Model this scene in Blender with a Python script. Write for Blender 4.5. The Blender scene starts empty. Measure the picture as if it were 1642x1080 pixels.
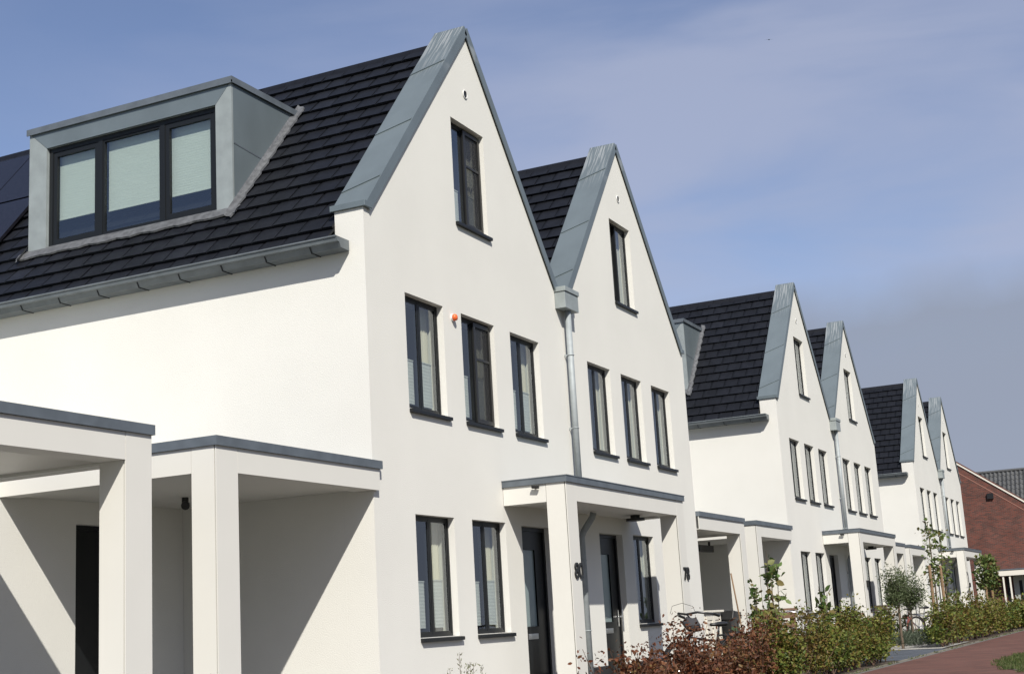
import bpy, bmesh, math, random
import numpy as np
from mathutils import Vector, Matrix
R = math.radians
random.seed(7)
sc = bpy.context.scene

# ------------------------------------------------------------------ camera
yaw, pitch, roll = -1.13377516, 0.20720335, -0.05884488
fwd = Vector((-math.sin(yaw)*math.cos(pitch), math.cos(yaw)*math.cos(pitch), math.sin(pitch)))
r0 = Vector((math.cos(yaw), math.sin(yaw), 0)); u0 = r0.cross(fwd)
cr, sr = math.cos(roll), math.sin(roll)
rt = cr*r0 + sr*u0; up = -sr*r0 + cr*u0
cd = bpy.data.cameras.new("camera"); cam = bpy.data.objects.new("camera", cd)
sc.collection.objects.link(cam); sc.camera = cam
M3 = Matrix((rt, up, -fwd)).transposed()
cam.matrix_world = Matrix.Translation((-12.464, -7.53, 1.0)) @ M3.to_4x4()
cd.sensor_width = 36; cd.lens = 48.48; cd.clip_start = .05; cd.clip_end = 6000

# ------------------------------------------------------------------ light
S = Vector((.84, .695, -1.0)).normalized()          # way the sunlight travels
elev = math.asin(-S.z); azi = math.atan2(-S.x, -S.y)
sd = bpy.data.lights.new("sun", 'SUN'); sun = bpy.data.objects.new("sun", sd)
sc.collection.objects.link(sun); sun.rotation_euler = S.to_track_quat('-Z', 'Y').to_euler()
sd.energy = 5.0; sd.angle = R(.53); sd.color = (1, .955, .875)
w = bpy.data.worlds.new("World"); sc.world = w; w.use_nodes = True
nt = w.node_tree; nt.nodes.clear()
def N(t, **k):
    n = nt.nodes.new(t)
    for a, b in k.items(): setattr(n, a, b)
    return n
def L(a, b): nt.links.new(a, b)
def mth(op, a, b=None, c=None):
    n = N('ShaderNodeMath', operation=op)
    for i, v in enumerate((a, b, c)):
        if v is None: continue
        if isinstance(v, (int, float)): n.inputs[i].default_value = v
        else: L(v, n.inputs[i])
    return n.outputs[0]
out = N('ShaderNodeOutputWorld'); bg = N('ShaderNodeBackground'); L(bg.outputs[0], out.inputs[0])
sky = N('ShaderNodeTexSky', sky_type='NISHITA', sun_disc=False, sun_elevation=elev, sun_rotation=azi,
        air_density=1.0, dust_density=.6, ozone_density=2.2)
tc = N('ShaderNodeTexCoord'); sp = N('ShaderNodeSeparateXYZ'); L(tc.outputs['Generated'], sp.inputs[0])
az = mth('ARCTAN2', sp.outputs[1], sp.outputs[0]); el = mth('ARCSINE', sp.outputs[2])
# high thin cirrus, streaked along one direction
mp = N('ShaderNodeMapping'); mp.inputs['Rotation'].default_value = (R(-10), R(14), 0); mp.inputs['Scale'].default_value = (1.3, 1.3, 6)
L(tc.outputs['Generated'], mp.inputs[0])
n1 = N('ShaderNodeTexNoise'); n1.inputs['Scale'].default_value = 2.3; n1.inputs['Detail'].default_value = 6; n1.inputs['Roughness'].default_value = .5; n1.inputs['Distortion'].default_value = .35
L(mp.outputs[0], n1.inputs['Vector'])
c1 = mth('MULTIPLY', mth('SMOOTH_MIN', mth('MAXIMUM', mth('MULTIPLY', mth('SUBTRACT', n1.outputs[0], .33), 3.0), 0), 1.0, .2), .72)
# more cirrus towards the street's end
azf = mth('MAXIMUM', mth('MINIMUM', mth('MULTIPLY_ADD', az, -2.0, 1.75), 1.0), .12)
c1 = mth('MULTIPLY', c1, azf)
# low grey bank of cloud above the street's end
n2 = N('ShaderNodeTexNoise'); n2.inputs['Scale'].default_value = 9; n2.inputs['Detail'].default_value = 5; L(tc.outputs['Generated'], n2.inputs['Vector'])
edge = mth('MULTIPLY_ADD', n2.outputs[0], R(3.2), mth('MULTIPLY_ADD', az, -.06, R(12.2)))
bank = mth('MULTIPLY', mth('SUBTRACT', edge, el), 1/R(2.2))
bank = mth('MAXIMUM', mth('MINIMUM', bank, 1), 0)
azm = mth('MAXIMUM', mth('MINIMUM', mth('MULTIPLY_ADD', az, -5.0, 2.6), 1.0), 0)
bank = mth('MULTIPLY', mth('MULTIPLY', bank, azm), .88)
def mix(f, a, b):
    n = N('ShaderNodeMix', data_type='RGBA'); L(f, n.inputs[0])
    for i, v in ((6, a), (7, b)):
        if isinstance(v, tuple): n.inputs[i].default_value = v + (1,)
        else: L(v, n.inputs[i])
    return n.outputs[2]
SK = .109
tint = N('ShaderNodeVectorMath', operation='MULTIPLY'); L(sky.outputs[0], tint.inputs[0]); tint.inputs[1].default_value = (SK*1.0, SK*.885, SK*.92)
skc = mix(c1, tint.outputs[0], (.345, .38, .505))
skc = mix(bank, skc, (.245, .278, .355))
L(skc, bg.inputs[0]); bg.inputs[1].default_value = 1.0
sc.view_settings.view_transform = 'Standard'; sc.view_settings.look = 'None'
sc.view_settings.exposure = .30; sc.view_settings.gamma = 1

# ------------------------------------------------------------------ materials
def mat(name, col, rough=.6, metal=0, var=.0, vscale=3, bump=0, bscale=40, spec=.5, stretch=(1, 1, 1), col2=None, ramp=(.35, .65), attr=False, bdist=.01):
    m = bpy.data.materials.new(name); m.use_nodes = True; t = m.node_tree; b = t.nodes['Principled BSDF']
    b.inputs['Roughness'].default_value = rough; b.inputs['Metallic'].default_value = metal; b.inputs['Specular IOR Level'].default_value = spec
    b.inputs['Base Color'].default_value = (*col, 1)
    tcn = t.nodes.new('ShaderNodeTexCoord'); mpn = t.nodes.new('ShaderNodeMapping'); mpn.inputs['Scale'].default_value = stretch
    t.links.new(tcn.outputs['Object'], mpn.inputs[0])
    last = None
    if col2 is None and var: col2 = tuple(c*(1-var) for c in col)
    if col2:
        n = t.nodes.new('ShaderNodeTexNoise'); n.inputs['Scale'].default_value = vscale; n.inputs['Detail'].default_value = 6
        t.links.new(mpn.outputs[0], n.inputs['Vector'])
        r = t.nodes.new('ShaderNodeValToRGB'); r.color_ramp.elements[0].position = ramp[0]; r.color_ramp.elements[1].position = ramp[1]
        r.color_ramp.elements[0].color = (*col2, 1); r.color_ramp.elements[1].color = (*col, 1)
        t.links.new(n.outputs[0], r.inputs[0]); last = r.outputs[0]
    if attr:
        a = t.nodes.new('ShaderNodeAttribute'); a.attribute_name = 'shade'
        mx = t.nodes.new('ShaderNodeMix'); mx.data_type = 'RGBA'; mx.blend_type = 'MULTIPLY'; mx.inputs[0].default_value = 1
        if last: t.links.new(last, mx.inputs[6])
        else: mx.inputs[6].default_value = (*col, 1)
        t.links.new(a.outputs[0], mx.inputs[7]); last = mx.outputs[2]
    if last: t.links.new(last, b.inputs['Base Color'])
    if bump:
        n = t.nodes.new('ShaderNodeTexNoise'); n.inputs['Scale'].default_value = bscale; n.inputs['Detail'].default_value = 4
        t.links.new(mpn.outputs[0], n.inputs['Vector'])
        bp = t.nodes.new('ShaderNodeBump'); bp.inputs['Strength'].default_value = bump; bp.inputs['Distance'].default_value = bdist
        t.links.new(n.outputs[0], bp.inputs['Height']); t.links.new(bp.outputs[0], b.inputs['Normal'])
    return m
STUC = mat('stucco', (.67, .662, .617), .9, var=.045, vscale=.8, bump=.35, bscale=90, spec=.2)
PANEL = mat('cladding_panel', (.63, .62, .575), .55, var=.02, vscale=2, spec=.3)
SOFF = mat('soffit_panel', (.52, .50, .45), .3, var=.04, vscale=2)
ZINC = mat('zinc', (.165, .20, .215), .45, .35, var=.12, vscale=2.5, bump=.08, bscale=4, stretch=(1, 1, .5))
ZINCL = mat('pale_zinc', (.30, .335, .335), .5, .2, var=.15, vscale=6)
ZTRIM = mat('grey_trim', (.115, .135, .155), .45, .1, var=.2, vscale=6)
LEAD = mat('lead', (.135, .14, .148), .55, .2, var=.4, vscale=14, bump=.6, bscale=22)
TILE = mat('roof_tile', (.0100, .0112, .0150), .5, spec=.20, var=.3, vscale=7, attr=True, bump=.15, bscale=30)
UNDER = mat('dark_roof_felt', (.008, .008, .008), .9)
FRAME = mat('dark_frame', (.010, .0115, .013), .4, spec=.3)
BLACK = mat('black_plastic', (.012, .012, .012), .4)
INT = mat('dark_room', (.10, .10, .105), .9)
BLIND = mat('pleated_blind', (.60, .62, .62), .8, var=.06, vscale=2, stretch=(1, 1, 30))
BLINDG = mat('roof_blind', (.53, .59, .565), .85, var=.05, vscale=3, stretch=(1, 1, 22))
CURT = mat('cream_curtain', (.66, .62, .52), .9, var=.1, vscale=8, stretch=(6, 1, .2))
DOORM = mat('black_door', (.008, .009, .010), .35, spec=.25)
PLINTH = mat('black_plinth', (.02, .02, .021), .6, var=.3, vscale=9)
STEEL = mat('steel', (.55, .56, .57), .3, .9)
PIPE = mat('galvanised_pipe', (.31, .34, .35), .6, .1, var=.15, vscale=10)
PIPE2 = mat('gutter_zinc', (.155, .175, .185), .5, .3, var=.2, vscale=6)
SOLAR = mat('solar_glass', (.012, .012, .017), .22, var=.3, vscale=20)
ORANGE = mat('orange_plastic', (.75, .13, .03), .35)
WHITEP = mat('white_plastic', (.75, .75, .73), .4)
def zinc_stained():
    m = ZINC.copy(); m.name = 'stained_zinc'; t = m.node_tree; b = t.nodes['Principled BSDF']
    src = b.inputs['Base Color'].links[0].from_socket
    tcn = t.nodes.new('ShaderNodeTexCoord'); mp = t.nodes.new('ShaderNodeMapping'); mp.inputs['Scale'].default_value = (1.2, 26, 1.2)
    t.links.new(tcn.outputs['Object'], mp.inputs[0])
    n = t.nodes.new('ShaderNodeTexNoise'); n.inputs['Scale'].default_value = 1.6; n.inputs['Detail'].default_value = 3
    t.links.new(mp.outputs[0], n.inputs['Vector'])
    s = t.nodes.new('ShaderNodeSeparateXYZ'); t.links.new(tcn.outputs['Object'], s.inputs[0])
    def mm(op, a, b_):
        q = t.nodes.new('ShaderNodeMath'); q.operation = op
        for i, v in enumerate((a, b_)):
            if isinstance(v, (int, float)): q.inputs[i].default_value = v
            else: t.links.new(v, q.inputs[i])
        return q.outputs[0]
    h = mm('MINIMUM', mm('MAXIMUM', mm('MULTIPLY', mm('SUBTRACT', s.outputs[2], 7.75), 1.1), 0), 1)
    k = mm('MINIMUM', mm('MAXIMUM', mm('MULTIPLY', mm('SUBTRACT', n.outputs[0], .53), 14), 0), 1)
    f = mm('MULTIPLY', mm('MULTIPLY', h, k), .42)
    mx = t.nodes.new('ShaderNodeMix'); mx.data_type = 'RGBA'; t.links.new(f, mx.inputs[0]); t.links.new(src, mx.inputs[6]); mx.inputs[7].default_value = (.62, .63, .61, 1)
    t.links.new(mx.outputs[2], b.inputs['Base Color']); return m
ZSTAIN = zinc_stained()
def glass(name, tr=(.88, .90, .88), extra=.10):
    m = bpy.data.materials.new(name); m.use_nodes = True; t = m.node_tree; t.nodes.clear()
    o = t.nodes.new('ShaderNodeOutputMaterial'); mx = t.nodes.new('ShaderNodeMixShader'); a = t.nodes.new('ShaderNodeBsdfTransparent'); g = t.nodes.new('ShaderNodeBsdfGlossy')
    f = t.nodes.new('ShaderNodeFresnel'); f.inputs[0].default_value = 1.52
    ad = t.nodes.new('ShaderNodeMath'); ad.operation = 'ADD'; ad.inputs[1].default_value = extra; t.links.new(f.outputs[0], ad.inputs[0])
    gm = t.nodes.new('ShaderNodeNewGeometry'); iv = t.nodes.new('ShaderNodeMath'); iv.operation = 'SUBTRACT'; iv.inputs[0].default_value = 1; t.links.new(gm.outputs['Backfacing'], iv.inputs[1])
    ml = t.nodes.new('ShaderNodeMath'); ml.operation = 'MULTIPLY'; t.links.new(ad.outputs[0], ml.inputs[0]); t.links.new(iv.outputs[0], ml.inputs[1])
    a.inputs[0].default_value = (*tr, 1); g.inputs['Roughness'].default_value = .01; g.inputs[0].default_value = (.9, .95, 1, 1)
    t.links.new(ml.outputs[0], mx.inputs[0]); t.links.new(a.outputs[0], mx.inputs[1]); t.links.new(g.outputs[0], mx.inputs[2]); t.links.new(mx.outputs[0], o.inputs[0])
    return m
GLASS = glass('window_glass')
FROST = mat('frosted_glass', (.20, .25, .25), .25)
def screen_mat():
    m = bpy.data.materials.new('insect_mesh'); m.use_nodes = True; t = m.node_tree; b = t.nodes['Principled BSDF']
    b.inputs['Base Color'].default_value = (.02, .02, .02, 1); b.inputs['Alpha'].default_value = .6; return m
MESH = screen_mat()

# ------------------------------------------------------------------ mesh helpers
class MB:
    def __init__(s): s.v = []; s.f = []
    def add(s, vs, fs):
        n = len(s.v); s.v += [tuple(v) for v in vs]; s.f += [tuple(i+n for i in f) for f in fs]; return s
    def box(s, x0, x1, y0, y1, z0, z1):
        v = [(x, y, z) for z in (z0, z1) for y in (y0, y1) for x in (x0, x1)]
        return s.add(v, [(0, 2, 3, 1), (4, 5, 7, 6), (0, 1, 5, 4), (2, 6, 7, 3), (0, 4, 6, 2), (1, 3, 7, 5)])
    def prism(s, poly, a0, a1, axis='y'):
        # poly in the plane perpendicular to axis
        def P(q, a): return {'y': (q[0], a, q[1]), 'x': (a, q[0], q[1]), 'z': (q[0], q[1], a)}[axis]
        n = len(poly); v = [P(q, a0) for q in poly] + [P(q, a1) for q in poly]
        f = [tuple(range(n)), tuple(reversed(range(n, 2*n)))] + [(i, i+n, (i+1) % n+n, (i+1) % n) for i in range(n)]
        return s.add(v, f)
    def tube(s, pts, r, n=8, cap=True):
        pts = [Vector(p) for p in pts]; rs = r if isinstance(r, (list, tuple)) else [r]*len(pts); vs = []; fs = []; prev = None
        for i, p in enumerate(pts):
            d = (pts[min(i+1, len(pts)-1)] - pts[max(i-1, 0)]).normalized()
            if prev is None: a = d.orthogonal().normalized()
            else: a = (prev - d*prev.dot(d)).normalized()
            prev = a; b = d.cross(a)
            for k in range(n):
                t = 2*math.pi*k/n; vs.append(p + (a*math.cos(t)+b*math.sin(t))*rs[i])
        for i in range(len(pts)-1):
            for k in range(n): fs.append((i*n+k, i*n+(k+1) % n, (i+1)*n+(k+1) % n, (i+1)*n+k))
        if cap: fs += [tuple(reversed(range(n))), tuple(range((len(pts)-1)*n, len(pts)*n))]
        return s.add(vs, fs)
    def ring(s, c, r, rr, axis='y', n=28, m=6):
        vs = []; fs = []
        for i in range(n):
            t = 2*math.pi*i/n
            for k in range(m):
                q = 2*math.pi*k/m; R_ = r+rr*math.cos(q); h = rr*math.sin(q)
                a, b = R_*math.cos(t), R_*math.sin(t)
                vs.append({'y': (c[0]+a, c[1]+h, c[2]+b), 'x': (c[0]+h, c[1]+a, c[2]+b), 'z': (c[0]+a, c[1]+b, c[2]+h)}[axis])
        for i in range(n):
            for k in range(m): fs.append((i*m+k, i*m+(k+1) % m, ((i+1) % n)*m+(k+1) % m, ((i+1) % n)*m+k))
        return s.add(vs, fs)
    def frame(s, x0, x1, z0, z1, t, y0, y1):      # rectangular ring standing in xz
        s.box(x0, x1, y0, y1, z1-t, z1); s.box(x0, x1, y0, y1, z0, z0+t)
        s.box(x0, x0+t, y0, y1, z0+t, z1-t); s.box(x1-t, x1, y0, y1, z0+t, z1-t); return s
    def mesh(s, name, m, smooth=False, fix=True):
        me = bpy.data.meshes.new(name); me.from_pydata(s.v, [], s.f); me.materials.append(m)
        if fix:
            b = bmesh.new(); b.from_mesh(me); bmesh.ops.recalc_face_normals(b, faces=b.faces); b.to_mesh(me); b.free()
        if smooth:
            me.shade_smooth() if hasattr(me, 'shade_smooth') else [setattr(p, 'use_smooth', True) for p in me.polygons]
        return me
    def obj(s, name, m, parent=None, smooth=False, bevel=0, **k):
        return link(name, s.mesh(name, m, smooth, **k), parent, bevel)
def link(name, me, parent=None, bevel=0):
    o = bpy.data.objects.new(name, me); sc.collection.objects.link(o)
    if parent: o.parent = parent
    if bevel:
        b = o.modifiers.new('b', 'BEVEL'); b.width = bevel; b.segments = 2; b.limit_method = 'ANGLE'
    return o
def thing(name, label, cat, loc=(0, 0, 0), rz=0, group=None):
    o = bpy.data.objects.new(name, None); sc.collection.objects.link(o); o.location = loc; o.rotation_euler = (0, 0, rz)
    o.empty_display_size = .2; o['label'] = label; o['category'] = cat
    if group: o['group'] = group
    return o
def tag(o, label, cat, group=None):
    o['label'] = label; o['category'] = cat
    if group: o['group'] = group
    return o
def structure(o): o['kind'] = 'structure'; return o
def holed(outer, holes, y0, y1, name, m, parent):
    bm = bmesh.new(); es = []
    for loop in [outer]+holes:
        vs = [bm.verts.new((x, y0, z)) for x, z in loop]
        es += [bm.edges.new((vs[i], vs[(i+1) % len(vs)])) for i in range(len(vs))]
    bmesh.ops.triangle_fill(bm, edges=es, use_beauty=True, use_dissolve=False)
    r = bmesh.ops.extrude_face_region(bm, geom=bm.faces[:])
    bmesh.ops.translate(bm, verts=[g for g in r['geom'] if isinstance(g, bmesh.types.BMVert)], vec=(0, y1-y0, 0))
    bmesh.ops.recalc_face_normals(bm, faces=bm.faces)
    me = bpy.data.meshes.new(name); bm.to_mesh(me); bm.free(); me.materials.append(m)
    return link(name, me, parent)
def shade_attr(me, vals):
    a = me.color_attributes.new('shade', 'FLOAT_COLOR', 'POINT')
    arr = np.ones((len(me.vertices), 4), 'f'); arr[:, :3] = np.asarray(vals, 'f').reshape(len(me.vertices), -1); a.data.foreach_set('color', arr.ravel())

# ------------------------------------------------------------------ ground
def sheet(name, poly, z, m, label=None):
    o = MB().add([(x, y, z) for x, y in poly], [tuple(range(len(poly)))]).obj(name, m, fix=False); structure(o); return o
GREEN = mat('meadow', (.05, .075, .025), .95, col2=(.03, .05, .018), vscale=.05)
CLINK = mat('red_clinker', (.20, .062, .045), .85, col2=(.11, .042, .034), vscale=9, stretch=(1, 6, 1), bump=.5, bscale=14)
SLATE = mat('grey_paving', (.085, .095, .11), .8, var=.25, vscale=3, bump=.3, bscale=25)
ASPH = mat('asphalt', (.055, .055, .055), .9, var=.2, vscale=20)
KERB = mat('kerb_stone', (.15, .145, .13), .85, var=.3, vscale=6)
GRAV = mat('white_gravel', (.42, .41, .38), .9, var=.45, vscale=30, bump=1, bscale=60)
SOIL = mat('soil', (.09, .065, .045), .95, var=.5, vscale=10, bump=1, bscale=20)
def brick_mat(name, c1, c2, mo, sx, bw, bh, ms=.012, bump=.4, axes='XY'):
    m = bpy.data.materials.new(name); m.use_nodes = True; t = m.node_tree; b = t.nodes['Principled BSDF']; b.inputs['Roughness'].default_value = .95; b.inputs['Specular IOR Level'].default_value = .12
    tcn = t.nodes.new('ShaderNodeTexCoord'); s = t.nodes.new('ShaderNodeSeparateXYZ'); c = t.nodes.new('ShaderNodeCombineXYZ')
    t.links.new(tcn.outputs['Object'], s.inputs[0]); t.links.new(s.outputs['XYZ'.index(axes[0])], c.inputs[0]); t.links.new(s.outputs['XYZ'.index(axes[1])], c.inputs[1])
    k = t.nodes.new('ShaderNodeTexBrick'); t.links.new(c.outputs[0], k.inputs[0]); k.inputs['Scale'].default_value = 1
    k.inputs['Brick Width'].default_value = bw; k.inputs['Row Height'].default_value = bh; k.inputs['Mortar Size'].default_value = ms
    k.inputs['Color1'].default_value = (*c1, 1); k.inputs['Color2'].default_value = (*c2, 1); k.inputs['Mortar'].default_value = (*mo, 1); k.inputs['Bias'].default_value = 0
    n = t.nodes.new('ShaderNodeTexNoise'); n.inputs['Scale'].default_value = 1.2; n.inputs['Detail'].default_value = 7; t.links.new(tcn.outputs['Object'], n.inputs['Vector'])
    r = t.nodes.new('ShaderNodeMapRange'); r.inputs[3].default_value = .6; r.inputs[4].default_value = 1.4; t.links.new(n.outputs[0], r.inputs[0])
    mx = t.nodes.new('ShaderNodeMix'); mx.data_type = 'RGBA'; mx.blend_type = 'MULTIPLY'; mx.inputs[0].default_value = 1
    t.links.new(k.outputs[0], mx.inputs[6]); t.links.new(r.outputs[0], mx.inputs[7]); t.links.new(mx.outputs[2], b.inputs['Base Color'])
    bp = t.nodes.new('ShaderNodeBump'); bp.inputs['Strength'].default_value = bump; bp.inputs['Distance'].default_value = .01; bp.invert = True
    t.links.new(k.outputs[1], bp.inputs['Height']); t.links.new(bp.outputs[0], b.inputs['Normal'])
    return m
CLINKB = brick_mat('red_clinker_paving', (.145, .064, .051), (.095, .047, .041), (.10, .08, .065), 1, .20, .07, .006, axes='YX')
SLATEB = brick_mat('grey_slab_paving', (.085, .095, .112), (.07, .08, .095), (.04, .04, .042), 1, .4, .2, .006)
sheet('ground', [(-1500, -1500), (1500, -1500), (1500, 1500), (-1500, 1500)], -.024, GREEN)
sheet('garden_soil', [(-12, -2.60), (64, -2.60), (64, 12), (-12, 12)], -.012, SOIL)
PAVL = brick_mat('bounce_grey_paving', (.21, .21, .205), (.18, .18, .175), (.10, .10, .095), 1, .3, .15, .006)  # grey paving, made paler to bounce light into the shade under the canopies
sheet('front_paving', [(-12, -1.2), (50, -1.2), (50, 3), (-12, 3)], -.006, PAVL)
sheet('driveway', [(14.3, -2.60), (20.0, -2.60), (20.4, -1.19), (14.3, -1.19)], -.004, SLATEB)
sheet('gravel_bed', [(20.02, -2.45), (24.5, -2.45), (24.5, -.4), (20.4, -.4)], .004, GRAV)
MB().box(-40, 75, -2.83, -2.76, -.03, .004).obj('kerb', KERB)['kind'] = 'structure'
sheet('gutter_strip', [(-40, -2.73), (75, -2.73), (75, -2.60), (-40, -2.60)], .0, mat('dusty_edge', (.20, .18, .14), .95, var=.5, vscale=7))
sheet('footpath', [(-40, -5.6), (75, -5.6), (75, -2.83), (-40, -2.83)], 0, CLINKB)
sheet('road', [(-40, -13), (120, -13), (120, -7.2), (-40, -7.2)], -.006, ASPH)

# ------------------------------------------------------------------ house builder
W, D = 5.39, 10.0
SL = 1.17                     # rise per metre across
RZ = 8.60                     # ridge height (tile surface)
ROOFM = {}
def tile_mesh(left_e, right_e):
    """flat interlocking tiles on both slopes, courses from the eave to the ridge; slopes end at x=left_e and x=right_e"""
    key = (left_e, right_e)
    if key in ROOFM: return ROOFM[key]
    rnd = random.Random(3); mb = MB(); vals = []
    XR = 2.705
    for sgn, xe in ((-1, left_e), (1, right_e)):
        span = abs(xe-XR); slope = math.hypot(span, span*SL); n = round(slope/.285); ex = slope/n; tw = .315
        ux, uz = -sgn*span/slope, span*SL/slope              # up the slope
        nx, nz = sgn*uz, abs(ux)                              # outward normal
        for c in range(n):
            off = (c % 2)*tw/2; k = 0; y = .36-off
            while y < D-.1:
                y0, y1 = max(y, .372), min(y+tw-.007, D-.1); y += tw
                if y1-y0 < .03: continue
                s0, s1 = c*ex, (c+1)*ex+.02; j = rnd.uniform(-.003, .003); h0 = .052+j; h1 = .014+j
                def P(s_, y_, h): return (xe+ux*s_+nx*h, y_, RZ-span*SL+uz*s_+nz*h-.02)
                ym = y0+(y1-y0)*.86
                v = [P(s0, y0, h0), P(s0, ym, h0+.004), P(s0, y1, h0-.006), P(s1, y0, h1), P(s1, ym, h1+.004), P(s1, y1, h1-.006),
                     P(s0, y0, h0-.032), P(s0, y1, h0-.032), P(s1, y0, h1-.02), P(s1, y1, h1-.02)]
                f = [(0, 1, 4, 3), (1, 2, 5, 4), (0, 6, 7, 2, 1), (0, 3, 8, 6), (2, 7, 9, 5)]
                mb.add(v, f); g = rnd.uniform(.86, 1.12)
                if rnd.random() < .03: g *= 1.35
                vals += [g]*10
    me = mb.mesh('roof_tiles', TILE); shade_attr(me, np.repeat(np.array(vals)[:, None], 3, 1)); ROOFM[key] = me; return me

def window(p, x, z0, z1, w_=.90, kind='plain', blind=.45, curtain=True, cw=.2, sill=True, y=0.085):
    z0s = z0
    fr = MB().frame(x, x+w_, z0s, z1, .032, y, y+.07).box(x+w_/2-.013, x+w_/2+.013, y+.003, y+.067, z0s+.032, z1-.032).obj('window', FRAME, p)
    for k in range(2):
        a = x+.032; b = x+w_/2-.013
        if k == 1: b = x+w_-.032; a = x+w_/2+.013
        if kind == 'screen' and k == 1:
            sn = MB().frame(a-.03, b+.02, z0s+.03, z1-.03, .05, y-.028, y-.004).box(a+.02, b-.03, y-.024, y-.006, z0s+(z1-z0s)*.62, z0s+(z1-z0s)*.62+.03).obj('insect_screen', BLACK, fr)
            MB().add([(a+.02, y-.012, z0s+.08), (b-.03, y-.012, z0s+.08), (b-.03, y-.012, z1-.08), (a+.02, y-.012, z1-.08)], [(0, 1, 2, 3)]).obj('screen_mesh', MESH, fr)
        t = .028
        if kind == 'tilt' and k == 0:
            b = x+w_/2+.02
            sh = MB().frame(a, b, 0, z1-z0s-.09, t, 0, .05).box(a+t, b-t, .02, .028, t, z1-z0s-.09-t).obj('open_sash', FRAME, fr)
            sh.location = (0, y+.06, z0s+.045); sh.rotation_euler = (R(-9), 0, 0); continue
        MB().frame(a, b, z0s+.032, z1-.032, t, y+.006, y+.050).obj('sash', FRAME, fr)
        MB().box(a+t, b-t, y+.014, y+.019, z0s+.032+t, z1-.032-t).obj('pane', GLASS, fr)
        if blind > 0:
            zt = z0s+.1+(z1-z0s-.2)*blind*(1+.03*(k-.5)); n = 26; vs = []; fs = []
            for i in range(n+1):
                zz = z0s+.1+(zt-z0s-.1)*i/n; vs += [(a+.03, y+.075+.002*(i % 2), zz), (b-.03, y+.075+.002*(i % 2), zz)]
            fs = [(2*i, 2*i+1, 2*i+3, 2*i+2) for i in range(n)]
            MB().add(vs, fs).box(a+.03, b-.03, y+.070, y+.082, zt+.002, zt+.016).obj('blind', BLIND, fr)
    if curtain:
        n = 26; vs = []; fs = []
        for i in range(n+1):
            xx = x+w_-.02-cw*i/n*(w_); vs += [(xx, y+.13+.015*math.sin(i*1.9), z0s+.03), (xx, y+.13+.015*math.sin(i*1.9), z1-.02)]
        fs = [(2*i, 2*i+1, 2*i+3, 2*i+2) for i in range(n)]
        MB().add(vs, fs).obj('curtain', CURT, fr)
    if sill:
        MB().prism([(-.045, z0-.052), (-.045, z0-.012), (y, z0+.004), (y, z0-.055)], x+.002, x+w_+.045, 'x').obj('sill', FRAME, fr, bevel=.004)
    return fr
def quad_fix(o): return o

def door(p, x, x1, hand):
    z1 = 2.27; y = .10
    d = MB().frame(x, x1, -.0, z1, .05, y, y+.07).box(x+.05, x1-.05, y+.02, y+.06, .02, 1.0).box(x+.05, x+.22, y+.02, y+.06, 1.0, 1.98).box(x+.60, x1-.05, y+.02, y+.06, 1.0, 1.98)\
        .box(x+.05, x1-.05, y+.02, y+.06, 1.98, 2.22).obj('door', DOORM, p)
    MB().frame(x+.20, x+.62, .98, 2.0, .02, y+.012, y+.05).obj('glazing_bead', DOORM, d)
    MB().box(x+.222, x+.598, y+.034, y+.042, 1.002, 1.978).obj('pane', FROST, d)
    MB().box(x+.27, x+.56, y+.004, y+.0195, .84, .91).box(x+.29, x+.54, y-.002, y+.004, .855, .895).obj('letter_box', STEEL, d, bevel=.003)
    hx = x1-.11 if hand > 0 else x+.10
    if hand > 0: MB().box(hx-.02, hx+.02, y+.01, y+.0195, .93, 1.17).tube([(hx, y+.01, 1.07), (hx, y-.05, 1.07), (hx-.13, y-.05, 1.07)], .010).tube([(hx+.03, y-.045, .85), (hx+.03, y-.045, 1.25)], .012).obj('handle', STEEL, d)
    else: MB().tube([(hx, y+.02, 1.12), (hx, y-.03, 1.12)], .035, 16).obj('handle', STEEL, d)
    return d

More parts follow.
